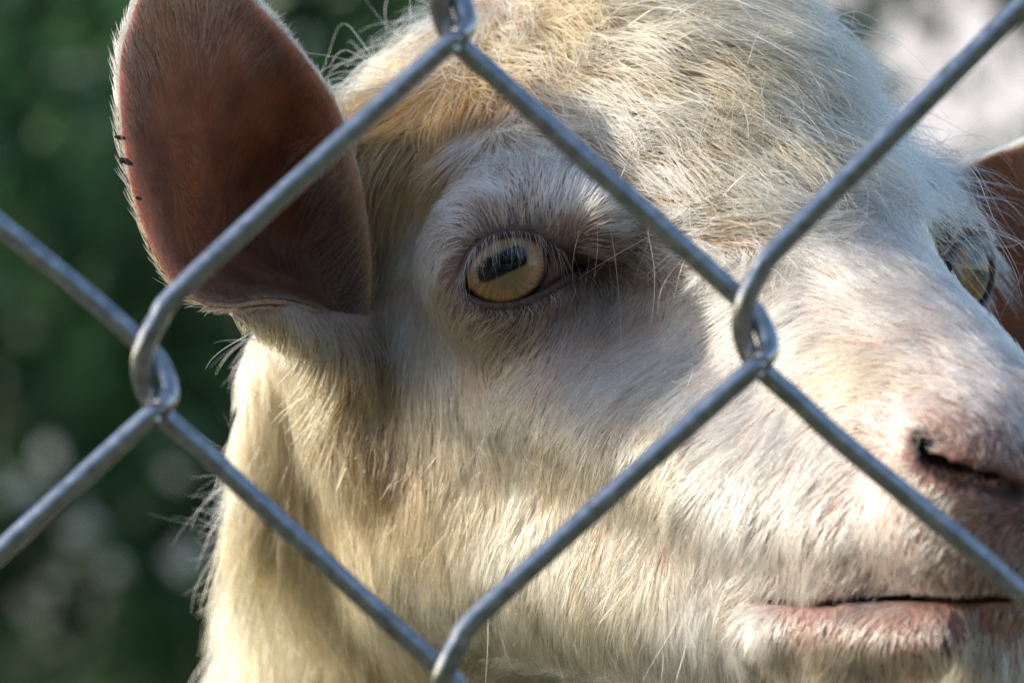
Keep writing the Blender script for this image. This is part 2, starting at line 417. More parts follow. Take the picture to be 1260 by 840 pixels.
def eyeball():
    n, m = 150, 220
    th = np.linspace(0, np.pi, n) ** 1.0; ph = np.linspace(0, 2 * np.pi, m, endpoint=False)
    th = np.pi * (np.linspace(0, 1, n) ** 1.35)
    A, B = np.meshgrid(th, ph, indexing='ij')
    r = np.sin(A); x = r * np.cos(B); z = r * np.sin(B); y = np.cos(A)
    e = R(21)                                                     # the eye is set with its outer corner low
    xr = x * math.cos(e) + z * math.sin(e); zr = -x * math.sin(e) + z * math.cos(e)
    X, Z = xr * EYE_R, zr * EYE_R                                 # mm on the iris plane
    rho = np.sqrt((X / 8.4) ** 2 + (Z / 7.5) ** 2)
    ang = np.arctan2(Z / 7.5, X / 8.4)
    nzs = .5 + .5 * np.sin(ang * 37 + 3 * np.sin(ang * 5)) * np.sin(ang * 23 + rho * 6)
    iris = np.array([.38, .205, .08]) * (.62 + .62 * nzs[..., None])
    warm = np.clip((rho - .35) / .5, 0, 1)[..., None]
    iris = iris * warm + np.array([.18, .13, .06]) * (1 - warm)
    rim = np.clip((rho - .90) / .10, 0, 1)[..., None]
    c = iris * (1 - rim) + np.array([.012, .012, .008]) * rim
    scl = np.clip((rho - 1.07) / .06, 0, 1)[..., None]
    c = c * (1 - scl) + np.array([.13, .065, .05]) * scl
    front = (y > 0)[..., None]
    c = np.where(front, c, np.array([.13, .065, .05]))
    # horizontal pupil with rounded, slightly ragged ends
    px_, pz_ = np.abs(X + .3) - 3.5, np.abs(Z - .4 - .05 * X) - .45
    pd = np.hypot(np.maximum(px_, 0), np.maximum(pz_, 0)) + np.minimum(np.maximum(px_, pz_), 0) - 1.7 + .08 * np.sin(X * 5) * np.sin(X * 2.3 + 1)
    pm = np.clip(-pd / .5 + .5, 0, 1)[..., None] * front
    c = c * (1 - pm) + np.array([.004, .005, .007]) * pm
    bulge = EYE_R + 1.1 * np.exp(-(np.clip(rho, 0, 3) / .95) ** 4) * (y > 0)
    P = EYE + bulge[..., None] * (x[..., None] * gx + y[..., None] * g0 + z[..., None] * gz)
    return P.reshape(-1, 3), grid_faces(n, m, True), c.reshape(-1, 3)
EV, EF, EC = eyeball()
LIDC = catmull(np.vstack([LID, LID[:1]]), 5)[:-1]
def lid_ring(grow, y_off):
    c = LIDC.mean(0); out = []
    for p in LIDC:
        q = p + (p - c) / np.linalg.norm(p - c) * grow
        # stay on the lid: depth of the ball just under this pixel
        X = PW(q[0], q[1], EYE[1] - 8); rr = np.hypot(X[0] - EYE[0], X[2] - EYE[2])
        y = EYE[1] - math.sqrt(max((EYE_R + 1.0) ** 2 - rr ** 2, 9.0)) + y_off
        out.append(PW(q[0], q[1], y))
    return np.array(out)
def closed_tube(P, r, ring=8):
    n = len(P); Tn = np.roll(P, -1, 0) - np.roll(P, 1, 0); Tn /= np.linalg.norm(Tn, axis=1)[:, None]
    N = np.array([0, 1.0, 0]) - Tn * Tn[:, 1:2]; N /= np.linalg.norm(N, axis=1)[:, None]; B = np.cross(Tn, N)
    a = np.linspace(0, 2 * np.pi, ring, endpoint=False)
    V = P[:, None] + r * (np.cos(a)[None, :, None] * N[:, None] + np.sin(a)[None, :, None] * B[:, None])
    i = np.arange(n)[:, None]; j = np.arange(ring)[None]
    Q = np.stack([i * ring + j + 0 * i, i * ring + (j + 1) % ring, ((i + 1) % n) * ring + (j + 1) % ring, ((i + 1) % n) * ring + j], -1).reshape(-1, 4)
    return V.reshape(-1, 3), Q
LV, LF = closed_tube(lid_ring(1.2, -.35), .95)
for s in (0, 1):
    fx = (lambda V: V) if s == 0 else mirror
    fl = (lambda Q: Q) if s == 0 else (lambda Q: Q[:, ::-1])
    eb = mesh('eyeball', metres(fx(EV)), fl(EF), goat, M_EYE, cols=EC)
    mesh('eyelid', metres(fx(LV)), fl(LF), goat, M_LID)

# ------------------------------------------------------------------ ears: cupped leaves 2 mm thick
def ear_mat():
    m, nt, b = mat('ear_skin')
    col, fac = noise_mix(nt, (.14, .036, .016), (.33, .115, .054), 80, 7, .3, .7)
    at = nt.nodes.new('ShaderNodeVertexColor'); at.layer_name = 'pigment'
    mx = nt.nodes.new('ShaderNodeMix'); mx.data_type = 'RGBA'; mx.blend_type = 'MULTIPLY'; mx.inputs['Factor'].default_value = 1
    nt.links.new(at.outputs['Color'], mx.inputs['A']); nt.links.new(col, mx.inputs['B'])
    nt.links.new(mx.outputs['Result'], b.inputs['Base Color'])
    b.inputs['Subsurface Weight'].default_value = .8; b.inputs['Subsurface Radius'].default_value = (1.0, .22, .12)
    b.inputs['Subsurface Scale'].default_value = .0035; b.inputs['Roughness'].default_value = .75
    bp = nt.nodes.new('ShaderNodeBump'); bp.inputs['Strength'].default_value = .8; bp.inputs['Distance'].default_value = .0016
    nt.links.new(fac, bp.inputs['Height']); nt.links.new(bp.outputs['Normal'], b.inputs['Normal'])
    return m
M_EAR = ear_mat()
def build_ear():
    n, m = 61, 41
    u = np.linspace(0, 1, n); v = np.linspace(-1, 1, m)
    Uu, Vv = np.meshgrid(u, v, indexing='ij')
    P = ear_point(Uu, Vv)
    du = np.gradient(P, axis=0); dv = np.gradient(P, axis=1)
    N = np.cross(dv, du); N /= np.linalg.norm(N, axis=-1)[..., None] + 1e-9
    N = np.where(N[..., 1:2] < 0, N, -N)                # towards the opening
    th = .9 * (1 - .75 * np.abs(Vv) ** 8)[..., None] * np.clip((1.02 - Uu) * 14, .3, 1)[..., None]
    A = P + N * th; B = P - N * th
    V = np.vstack([A.reshape(-1, 3), B.reshape(-1, 3)])
    f1 = grid_faces(n, m); f2 = grid_faces(n, m, off=n * m)[:, ::-1]
    e = n * m; i = np.arange(n - 1)
    s1 = np.stack([i * m, (i + 1) * m, (i + 1) * m + e, i * m + e], -1)
    s2 = np.stack([i * m + m - 1, i * m + m - 1 + e, (i + 1) * m + m - 1 + e, (i + 1) * m + m - 1], -1)
    j = np.arange(m - 1)
    s3 = np.stack([j, j + e, j + 1 + e, j + 1], -1); k = (n - 1) * m
    s4 = np.stack([k + j, k + j + 1, k + j + 1 + e, k + j + e], -1)
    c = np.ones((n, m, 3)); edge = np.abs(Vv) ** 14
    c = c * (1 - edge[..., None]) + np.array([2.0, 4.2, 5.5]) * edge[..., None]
    c *= (1 - .55 * np.exp(-((Uu - .12) / .22) ** 2) * (1 - edge))[..., None]  # ear funnel shade painted into the pigment layer near the root
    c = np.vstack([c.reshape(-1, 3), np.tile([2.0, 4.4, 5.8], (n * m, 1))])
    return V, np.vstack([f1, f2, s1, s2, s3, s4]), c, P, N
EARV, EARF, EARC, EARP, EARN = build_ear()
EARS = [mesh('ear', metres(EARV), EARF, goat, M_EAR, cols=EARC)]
FAR_ROOT = mirror(np.array([PW(440, 405, 42)]))[0]
def far_ear(P):                           # the other ear: mirrored, then laid out sideways
    D = mirror(P) - FAR_ROOT; a = R(44)
    x = D[..., 0] * math.cos(a) + D[..., 2] * math.sin(a); z = -D[..., 0] * math.sin(a) + D[..., 2] * math.cos(a)
    return FAR_ROOT + np.stack([x, D[..., 1], z], -1) + np.array([-30.0, 0, 9.0])
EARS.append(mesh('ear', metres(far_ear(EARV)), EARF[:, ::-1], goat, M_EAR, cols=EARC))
print('eyes, ears', round(time.time() - T0, 1))
# ------------------------------------------------------------------ chain-link fence
FY = -122.0                                        # depth of the mesh plane
def node(i, j):                                    # link nodes; i steps half a mesh sideways, j half a mesh down
    key = {(0, 0): (190, 470), (1, -1): (556, 14), (2, 0): (928, 413), (1, 1): (558, 868), (3, -1): (1318, -88), (-1, 1): (-180, 930), (3, 1): (1296, 796)}
    if (i, j) in key: return np.array(key[(i, j)], float)
    return np.array([190 + i * 369 - 6 * j * .5, 470 - 28 * i + 404 * j], float)
fence = empty('chain_link_fence', (0, (1000 + FY) * MM - 1.0, 0), 'galvanised diamond mesh wire fence close in front of the goat', 'fence')
def strand(c):                                     # the zigzag wire that lives between node columns c and c+1
    ctrl = []
    jt, jb = -10, 9
    pts = []
    for j in range(jt, jb + 1):
        left = (c + j) % 2 == 0                    # this row's node lies in column c (bend to the left) or c+1
        p = node(c if left else c + 1, j)
        pts.append((p, left))
    path = []
    for k, (p, left) in enumerate(pts):
        # compact bend round the neighbour's wire: left bends run front -> back, right bends back -> front
        if left: B = ((50, -130, 1), (6, -77, 1), (-11, -42, .9), (-15, -8, .1), (-4, 25, -.9), (19, 50, -1), (56, 82, -1), (108, 130, -1))
        else: B = ((-90, -112, -1), (-10, -40, -1), (6, -22, -.85), (18, 10, 0), (7, 34, .9), (-30, 65, 1))
        for dx, dy, dz in B: path.append((p[0] + dx, p[1] + dy, dz))
    return path
def wire_depth(dz): return FY - dz * 2.15
kpx = (1 + FY / 1000.0) / 6.0
for c in range(-9, 11):
    ctl = [np.array([(x - 630) * kpx, wire_depth(dz), -(y - 420) * kpx]) for x, y, dz in strand(c)]
    P = catmull(ctl, 5 if -2 <= c <= 3 else 3)
    V, Q = tube(metres(P), 1.97 * MM, 14 if -2 <= c <= 3 else 8)
    mesh('wire', V, Q, fence, M_WIRE)
# ------------------------------------------------------------------ coats of hair (curves, one hair each)
from mathutils.kdtree import KDTree
def hair_mat():
    m = bpy.data.materials.new('goat_hair'); m.use_nodes = True; nt = m.node_tree
    for n in list(nt.nodes):
        if n.type != 'OUTPUT_MATERIAL': nt.nodes.remove(n)
    out = [n for n in nt.nodes if n.type == 'OUTPUT_MATERIAL'][0]
    h = nt.nodes.new('ShaderNodeBsdfHairPrincipled'); h.parametrization = 'COLOR'
    at = nt.nodes.new('ShaderNodeAttribute'); at.attribute_name = 'tint'
    nt.links.new(at.outputs['Color'], h.inputs['Color'])
    h.inputs['Roughness'].default_value = .38; h.inputs['Radial Roughness'].default_value = .55; h.inputs['Coat'].default_value = 0
    nt.links.new(h.outputs[0], out.inputs['Surface'])
    return m
M_HAIR = hair_mat()
# guides in photograph coordinates: px, py, flow dx, flow dy (towards the tips), length mm, lift, tint key
G = [
 (620, 225, -.55, -.85, 7, .30, 'w'), (560, 262, -.75, -.65, 5, .30, 'w'), (540, 320, -.5, .75, 6, .22, 'w'), (505, 300, -.35, .95, 9, .25, 'w'),
 (680, 250, .25, -.9, 7, .30, 'w'), (745, 270, .75, -.35, 8, .28, 'w'), (800, 310, .85, -.1, 9, .28, 'w'), (640, 262, -.1, -.95, 4, .32, 'g'),
 (600, 400, -.35, .9, 5, .22, 'g'), (660, 400, -.25, .95, 5, .24, 'p'), (730, 380, -.25, .9, 6, .24, 'p'), (790, 370, -.5, .6, 7, .25, 'g'),
 (560, 430, -.3, .95, 8, .22, 'w'), (640, 470, -.35, .93, 9, .22, 'w'), (740, 470, -.45, .9, 10, .24, 'w'), (840, 440, -.65, .75, 11, .26, 'w'),
 (500, 400, 0, 1, 11, .22, 'w'), (510, 500, -.05, 1, 12, .22, 'c'), (600, 560, -.35, .92, 10, .22, 'c'), (700, 570, -.45, .88, 10, .23, 'c'),
 (800, 560, -.55, .82, 10, .23, 'c'), (640, 680, -.35, .93, 11, .22, 'c'), (560, 760, -.25, .96, 13, .22, 'c'), (760, 700, -.42, .9, 11, .23, 'c'),
 (900, 620, -.5, .84, 11, .26, 'c'), (860, 780, -.35, .93, 10, .23, 'c'), (930, 500, -.8, .55, 10, .26, 'w'), (1000, 560, -.75, .6, 8, .27, 'c'),
 (900, 350, -.9, .25, 11, .26, 'w'), (980, 400, -.92, .25, 10, .26, 'w'), (1060, 450, -.9, .05, 8, .26, 'c'), (1100, 400, -.75, -.5, 7, .26, 'w'),
 (1050, 330, -.75, -.55, 9, .27, 'w'), (1140, 350, -.6, -.75, 7, .28, 'w'), (1200, 440, -.6, -.75, 6, .28, 'w'), (1240, 500, -.5, -.8, 4, .28, 'w'),
 (1110, 520, -.7, -.3, 4, .28, 'w'), (1160, 520, -.5, -.7, 2.6, .3, 'p'), (1230, 560, -.4, -.7, 2.0, .3, 'p'), (1060, 600, -.7, .6, 5, .27, 'c'),
 (1140, 640, -.5, .75, 3, .3, 'c'), (1230, 680, -.3, .8, 2.2, .3, 'p'), (1100, 700, -.4, .85, 3.0, .3, 'c'), (990, 690, -.6, .75, 6, .27, 'c'),
 (930, 740, -.6, .75, 8, .25, 'c'), (1000, 765, -.3, .9, 2.0, .3, 'p'), (1150, 775, -.2, .9, 1.8, .3, 'p'), (1000, 820, -.25, .95, 9, .27, 'c'), (1180, 825, -.15, .95, 12, .3, 'c'),
 (1000, 900, -.2, 1, 18, .3, 'c'), (1200, 900, -.1, 1, 24, .3, 'c'),
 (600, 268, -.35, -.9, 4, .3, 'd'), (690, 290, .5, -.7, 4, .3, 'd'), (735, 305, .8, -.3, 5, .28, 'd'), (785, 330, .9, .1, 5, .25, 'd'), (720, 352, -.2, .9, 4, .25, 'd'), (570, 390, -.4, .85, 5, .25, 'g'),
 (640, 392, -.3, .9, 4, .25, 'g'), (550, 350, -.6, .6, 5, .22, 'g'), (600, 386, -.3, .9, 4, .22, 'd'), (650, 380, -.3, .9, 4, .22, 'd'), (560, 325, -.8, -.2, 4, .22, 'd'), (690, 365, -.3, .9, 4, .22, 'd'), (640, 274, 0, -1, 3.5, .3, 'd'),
 (482, 470, 0, 1, 15, .2, 'k'), (490, 540, -.03, 1, 15, .2, 'k'), (494, 610, -.05, 1, 16, .2, 'y'), (470, 380, 0, 1, 12, .2, 'k'), (478, 430, 0, 1, 12, .2, 'k'), (486, 500, 0, 1, 14, .2, 'k'),  # brown hair beside the cheek, tinted darker to paint the groove's shade
 # forehead mop
 (600, 60, .55, .45, 20, .30, 'c'), (640, 130, .75, .55, 19, .26, 'w'), (600, 175, .2, .6, 12, .28, 'w'), (700, 60, .85, .35, 26, .24, 'c'), (720, 150, .85, .45, 24, .22, 'w'),
 (780, 210, .85, .4, 19, .22, 'w'), (800, 90, .85, .5, 30, .20, 'c'), (880, 170, .8, .58, 28, .18, 'c'), (900, 60, .7, .75, 32, .20, 'c'), (870, 265, .95, .12, 16, .22, 'w'),
 (970, 250, .85, .45, 17, .20, 'w'), (960, 120, .45, .9, 32, .18, 'c'), (1030, 80, .1, 1, 22, .18, 'w'), (1060, 180, -.05, 1, 17, .18, 'w'), (1100, 200, .1, .95, 14, .24, 'w'), (1120, 260, -.5, -.2, 8, .22, 'w'),
 (1000, -40, .3, .9, 32, .24, 'w'), (800, -40, .7, .6, 30, .26, 'c'), (650, -30, .3, .2, 26, .34, 'c'),
 (1165, 240, .4, -.5, 5, .2, 'w'), (1200, 262, .8, -.3, 3, .15, 'w'), (1182, 285, .5, -.6, 2.5, .15, 'g'), (1160, 290, -.5, -.8, 4, .15, 'w'), (1215, 290, .8, .2, 3, .15, 'w'), (1140, 150, .4, .9, 16, .3, 'w'),
 # tan tuft between ear and crown; its darkest tint paints the hollow's shade
 (572, 150, -.15, .9, 14, .2, 'o'), (556, 172, -.15, .9, 13, .2, 'o'), (560, 120, -.2, .9, 16, .24, 'o'), (590, 100, -.1, .9, 18, .30, 't'), (575, 185, -.2, .95, 13, .24, 't'), (510, 115, -.4, .85, 20, .28, 't'), (545, 200, -.2, .95, 14, .22, 't'), (600, 140, .1, .9, 12, .26, 't'),
 (540, 90, -.35, .85, 18, .30, 't'), (560, 150, -.25, .95, 15, .26, 't'), (500, 150, -.25, .95, 20, .24, 't'), (520, 210, -.3, .95, 15, .22, 't'), (460, 200, -.2, 1, 18, .22, 't'), (470, 80, -.8, .1, 22, .42, 'y'),
 (520, 30, -.9, -.1, 24, .45, 'y'), (460, 260, -.1, 1, 15, .20, 'b'), (560, 215, -.1, .9, 9, .25, 'y'),
 # between ear and cheek, throat and neck
 (470, 330, 0, 1, 14, .20, 'b'), (475, 430, .02, 1, 16, .20, 'b'), (460, 520, -.05, 1, 20, .22, 'b'), (430, 470, -.3, .9, 18, .22, 'y'), (490, 600, -.1, 1, 18, .22, 'b'), (380, 450, -.35, .9, 22, .24, 'y'),
 (330, 470, -.45, .85, 22, .24, 'y'), (280, 480, -.3, .95, 16, .17, 'y'), (262, 430, -.1, .95, 12, .15, 'y'), (320, 400, .6, .8, 5, .12, 'y'), (275, 392, .6, .5, 4, .1, 'y'), (350, 425, .2, 1, 8, .15, 'b'), (380, 415, .1, 1, 8, .2, 'c'), (260, 600, -.7, .6, 22, .24, 'y'), (340, 620, -.25, .95, 30, .26, 'y'), (420, 640, -.12, 1, 26, .24, 'y'), (260, 720, -.5, .85, 28, .24, 'y'),
 (340, 760, -.2, 1, 34, .26, 'y'), (440, 780, -.1, 1, 26, .24, 'y'), (240, 830, -.6, .8, 34, .28, 'w'), (500, 700, -.12, 1, 18, .22, 'c'), (350, 900, -.2, 1, 36, .26, 'w'), (620, 900, -.1, 1, 26, .26, 'c'),
 (840, 900, -.1, 1, 26, .28, 'c'), (200, 1000, -.3, .9, 36, .3, 'w'), (600, 1100, -.05, 1, 36, .3, 'w'), (300, 300, -.5, .3, 24, .35, 'y'), (380, 120, -.5, -.2, 24, .35, 'y'),
 (900, 1100, 0, 1, 36, .3, 'w'), (300, 1500, 0, 1, 36, .3, 'w'), (900, 1500, 0, 1, 36, .3, 'w'),
]
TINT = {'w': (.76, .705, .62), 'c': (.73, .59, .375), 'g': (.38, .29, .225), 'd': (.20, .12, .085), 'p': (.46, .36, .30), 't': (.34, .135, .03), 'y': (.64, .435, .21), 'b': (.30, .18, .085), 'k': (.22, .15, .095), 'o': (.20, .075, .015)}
G = [g[:6] + ('w',) if g[6] == 'c' and g[0] >= 860 and 480 < g[1] < 800 else g for g in G]     # the muzzle is whiter than the cheek
Gxy = np.array([g[:2] for g in G], float); Gv = np.array([g[2:4] for g in G], float); Gv /= np.linalg.norm(Gv, axis=1)[:, None]
Gs = np.array([g[4:6] for g in G], float); Gt = np.array([TINT[g[6]] for g in G])
def field(P):
    """flow direction, length, lift and tint at surface points (n,3)"""
    side = ((P - O) @ L)
    mir = (side < -14) & (P[:, 1] < 140)
    Q = np.where(mir[:, None], mirror(P), P)
    # on the forehead the mop is not mirrored
    fr = to_px(P)
    keep = (fr[1] < 300) & (fr[0] > 560) & (fr[0] < 1175) & (P[:, 1] < 90)
    br = (fr[1] < 700) & (fr[0] > 1000) & (w2loc(P)[:, 0] > 10) & (side > -34)
    mir = mir & ~keep & ~br
    Q = np.where(mir[:, None], mirror(P), P)
    px, py = to_px(Q)
    v = np.empty((len(P), 2)); s = np.empty((len(P), 2)); t = np.empty((len(P), 3))
    for a in range(0, len(P), 20000):
        d2 = (px[a:a + 20000, None] - Gxy[None, :, 0]) ** 2 + (py[a:a + 20000, None] - Gxy[None, :, 1]) ** 2
        wgt = 1 / (d2 + 250) ** 1.9
        wgt /= wgt.sum(1)[:, None]
        v[a:a + 20000] = wgt @ Gv; s[a:a + 20000] = wgt @ Gs; t[a:a + 20000] = wgt @ Gt
    v /= np.linalg.norm(v, axis=1)[:, None] + 1e-6
    D = np.stack([v[:, 0], np.zeros(len(v)), -v[:, 1]], -1)
    tr = P[:, 1] > 230
    D[tr] = np.array([.1, .75, -.65])
    D = np.where(mir[:, None], D - 2 * (D @ L)[:, None] * L, D)
    # body coat
    s[tr] = (26, .24); t[tr] = TINT['c']
    return D, s[:, 0], s[:, 1], t, mir
def wob(P, sc, seed, n=6):               # cheap smooth 3-D noise, about -1..1
    r = np.random.default_rng(seed); out = np.zeros(len(P))
    for _ in range(n):
        k = r.normal(size=3); k /= np.linalg.norm(k); k *= 2 * np.pi / sc * r.uniform(.6, 1.8)
        out += np.sin(P @ k + r.uniform(0, 6.28))
    return out / math.sqrt(n / 2) / 1.4
def sample(V, Fq, weight, n):
    N, A = face_normals(V, Fq); W = A * weight; W = W / W.sum()
    f = rng.choice(len(Fq), n, p=W); a, b = rng.random(n)[:, None], rng.random(n)[:, None]
    q = V[Fq[f]]
    P = (q[:, 0] * (1 - a) + q[:, 1] * a) * (1 - b) + (q[:, 3] * (1 - a) + q[:, 2] * a) * b
    return P, N[f]
def vnormals(V, Fq):
    N, A = face_normals(V, Fq); vn = np.zeros_like(V)
    for k in range(4):
        for c in range(3): vn[:, c] += np.bincount(Fq[:, k], N[:, c] * A, len(V))
    return vn / (np.linalg.norm(vn, axis=1)[:, None] + 1e-9)
def curves(name, P, rad, tint, parent, label=None):
    """P (n,k,3) world mm, rad (n,k) mm, tint (n,3)"""
    n, k = P.shape[:2]
    cu = bpy.data.hair_curves.new(name); cu.add_curves([k] * n)
    cu.position_data.foreach_set('vector', metres(P).astype(np.float32).ravel())
    a = cu.attributes.get('radius') or cu.attributes.new('radius', 'FLOAT', 'POINT')
    a.data.foreach_set('value', (rad * MM).astype(np.float32).ravel())
    c = cu.attributes.new('tint', 'FLOAT_COLOR', 'CURVE'); t = np.ones((n, 4), np.float32); t[:, :3] = np.clip(tint, .01, .97)
    c.data.foreach_set('color', t.ravel())
    o = link(name, cu, parent, M_HAIR)
    tag(o, label=label, kind='stuff')
    return o
def strands(P, N, D, ln, lift, tint, k=6, dia=.16, rough=.12, clump=.5, cell=3.0, curl=0.0, grav=0.0, seed=1, streak=.25, per=26):
    r = np.random.default_rng(seed); n = len(P)
    T = D - N * np.sum(D * N, 1)[:, None]; T /= np.linalg.norm(T, axis=1)[:, None] + 1e-6
    B = np.cross(N, T)
    sw = wob(P, 26, seed + 5) * .22 + wob(P, 8, seed + 6) * .16 + r.normal(size=n) * rough
    T = T * np.cos(sw)[:, None] + B * np.sin(sw)[:, None]; B = np.cross(N, T)
    lf = np.clip(lift * (1 + .18 * wob(P, 10, seed + 9)) + r.normal(size=n) * .07, .06, .9)
    ln = ln * r.uniform(.6, 1.15, n) * (1 + .08 * wob(P, 14, seed + 3))
    t = np.linspace(0, 1, k)[None, :, None]
    Dl = T * np.cos(lf)[:, None] + N * np.sin(lf)[:, None]
    bend = -N * (lf * .42)[:, None] + B * (r.normal(size=n) * .10)[:, None] + np.array([0, 0, -grav])
    X = P[:, None] + ln[:, None, None] * (Dl[:, None] * t + bend[:, None] * t ** 2)
    if curl > 0:
        ph = r.uniform(0, 6.28, n)[:, None]; fr = r.uniform(.5, 1.4, n)[:, None] * 4.0; am = curl * ln * np.abs(r.normal(size=n)) * .12
        X += (am[:, None] * np.sin(ph + fr * t[..., 0]) * t[..., 0])[..., None] * B[:, None] + (am[:, None] * (np.cos(ph * 1.7 + fr * 1.3 * t[..., 0]) - np.cos(ph * 1.7)) * t[..., 0] * .6)[..., None] * N[:, None]
    if clump > 0:
        m = max(8, int(n / per)); ci = r.choice(n, m, replace=False)
        kd = KDTree(m)
        for i, j in enumerate(ci): kd.insert(P[j] , i)
        kd.balance()
        own = np.array([kd.find(p)[1] for p in P + r.normal(size=P.shape) * cell * .25]); lead = X[ci[own]]
        far = np.linalg.norm(P - P[ci[own]], axis=1) > cell * 2
        c = clump * r.uniform(.2, 1.0, n); c[far] = 0
        cc = c[:, None, None] * t ** 1.3
        tl = P[ci[own]][:, None]
        X = X * (1 - cc) + (lead + (P[:, None] - tl) * .25) * cc
    rad = dia / 2 * r.uniform(.7, 1.25, n)[:, None] * (1 - .82 * t[..., 0] ** 1.6)
    v_ = r.random(n); v_ = np.where(v_ < .33, -.62 + .28 * r.random(n), .10 * r.normal(size=n))     # one hair in five is a darker brown
    sk = np.clip(wob(P, 15, seed + 30) * .7 + wob(P, 5, seed + 31) * .5, 0, 1)[:, None] * streak
    tint = tint * (1 - sk) + np.array([.47, .27, .10]) * sk
    tint = tint * (1 + v_ + .07 * wob(P, 18, seed + 20))[:, None] ** np.array([1.0, 1.15, 1.35])
    return X, rad, tint
def grow():
    C = BV[BF].mean(1); N, A = face_normals(BV, BF)
    px, py = to_px(C); view = C - np.array([0, -1000.0, 0]); view /= np.linalg.norm(view, axis=1)[:, None]
    fc = -np.sum(N * view, 1)
    infr = (px > -40) & (px < 1320) & (py > -120) & (py < 930)
    head = C[:, 1] < 200
    wv = np.where(infr & (fc > -.25) & head, 1.0, np.where(head, .10, .012))
    # keep hair out of the eye opening, the nostrils and the mouth gap
    Cm = np.where((((C - O) @ L) < 0)[:, None], mirror(C), C); ex, ey = to_px(Cm)
    ed = poly_sdf(ex, ey, LID) / 6.0
    near_eye = (np.linalg.norm(Cm - EYE, axis=1) < 30)
    wv[near_eye & (ed < 1.7)] = 0
    duct = near_eye & (np.hypot((ex - 735) / 34, (ey - 330) / 13) < 1)
    wv[duct] *= .12
    Ql = w2loc(C); Ql[:, 1] = np.abs(Ql[:, 1])
    for i in range(len(NOSTRIL) - 1): wv[cone(Ql, NOSTRIL[i], NOSTRIL[i + 1], 1, 1) < 2.0] = 0
    epx, epy = to_px(C); inear = (poly_sdf(epx, epy, EAR_POLY) < 3) & (C[:, 0] < 0) & (C[:, 1] < ear_depth(epx, epy) + 12)
    wv[inear] = 0
    uncut = body_sdf(C, False); wv[(uncut < -1.2) & head] = 0
    # density by region: the short coat is dense, the long locks are sparser
    D, ln, lift, tint, mir = field(C)
    long_ = ln > 14.5
    dens = np.where(long_, .55, 1.0)
    bare = np.zeros(len(C))
    for x, y, rr, b in ((1190, 560, 60, .45), (1250, 620, 70, .6), (1060, 768, 35, .8), (1120, 768, 35, .8), (1180, 768, 35, .85), (1240, 768, 35, .85), (1005, 760, 24, .7)):
        bare = np.maximum(bare, .75 * b * np.exp(-((ex - x) ** 2 + (ey - y) ** 2) / rr ** 2) * head)
    return wv * dens * (1 - bare), long_, ln
WV, LONG, LEN0 = grow()
def coat(name, mask, n, dia, k, label=None, under=None, **kw):
    P, N = sample(BV, BF, WV * mask, int(n * HAIR))
    D, ln, lift, tint, mir = field(P)
    if under: ln = ln * under; tint = tint * 0 + np.array([.34, .20, .095]); lift = lift * .8
    wide = np.where(P[:, 1] > 200, 3.0, 1.0)
    X, rad, tint = strands(P, N, D, ln, lift, tint, k=k, dia=dia, **kw)
    curves(name, X, rad * wide[:, None], tint, goat, label)
    return P, N, D
def trunk_coat():
    C = BV[BF].mean(1)
    P, N = sample(BV, BF, (C[:, 1] > 150) * 1.0, int(26000 * HAIR))
    D, ln, lift, tint, mir = field(P)
    tr = np.clip((P[:, 1] - 150) / 90, 0, 1)[:, None]; D = D * (1 - tr) + np.array([.1, .75, -.65]) * tr
    low = P[:, 2] < -330; D[low] = [0, .1, -1]
    X, rad, tint = strands(P, N, D, np.where(low, 12.0, 28.0), np.full(len(P), .2), np.tile(np.array(TINT['c']), (len(P), 1)), k=5, dia=1.0, clump=.6, cell=14, seed=91)
    curves('body_coat', X, rad, tint, goat)
trunk_coat()
FX, FYY = to_px(BV[BF].mean(1))
mop = LONG & (FYY < 330) & (FX > 420)
long_low = LONG & ~mop
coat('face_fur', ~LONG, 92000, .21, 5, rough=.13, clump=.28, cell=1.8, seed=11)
coat('undercoat', mop, 13000, .26, 5, under=.42, rough=.3, clump=.4, cell=4, seed=19, streak=0)
coat('forelock', mop, 12500, .29, 9, label='long tousled hair falling over the forehead', rough=.24, clump=.9, cell=9, curl=.6, grav=.10, seed=21, streak=.9, per=90)
coat('neck_fur', long_low, 36000, .25, 8, rough=.18, clump=.7, cell=6, curl=.5, grav=.12, seed=31, streak=.5)
print('fur', round(time.time() - T0, 1))

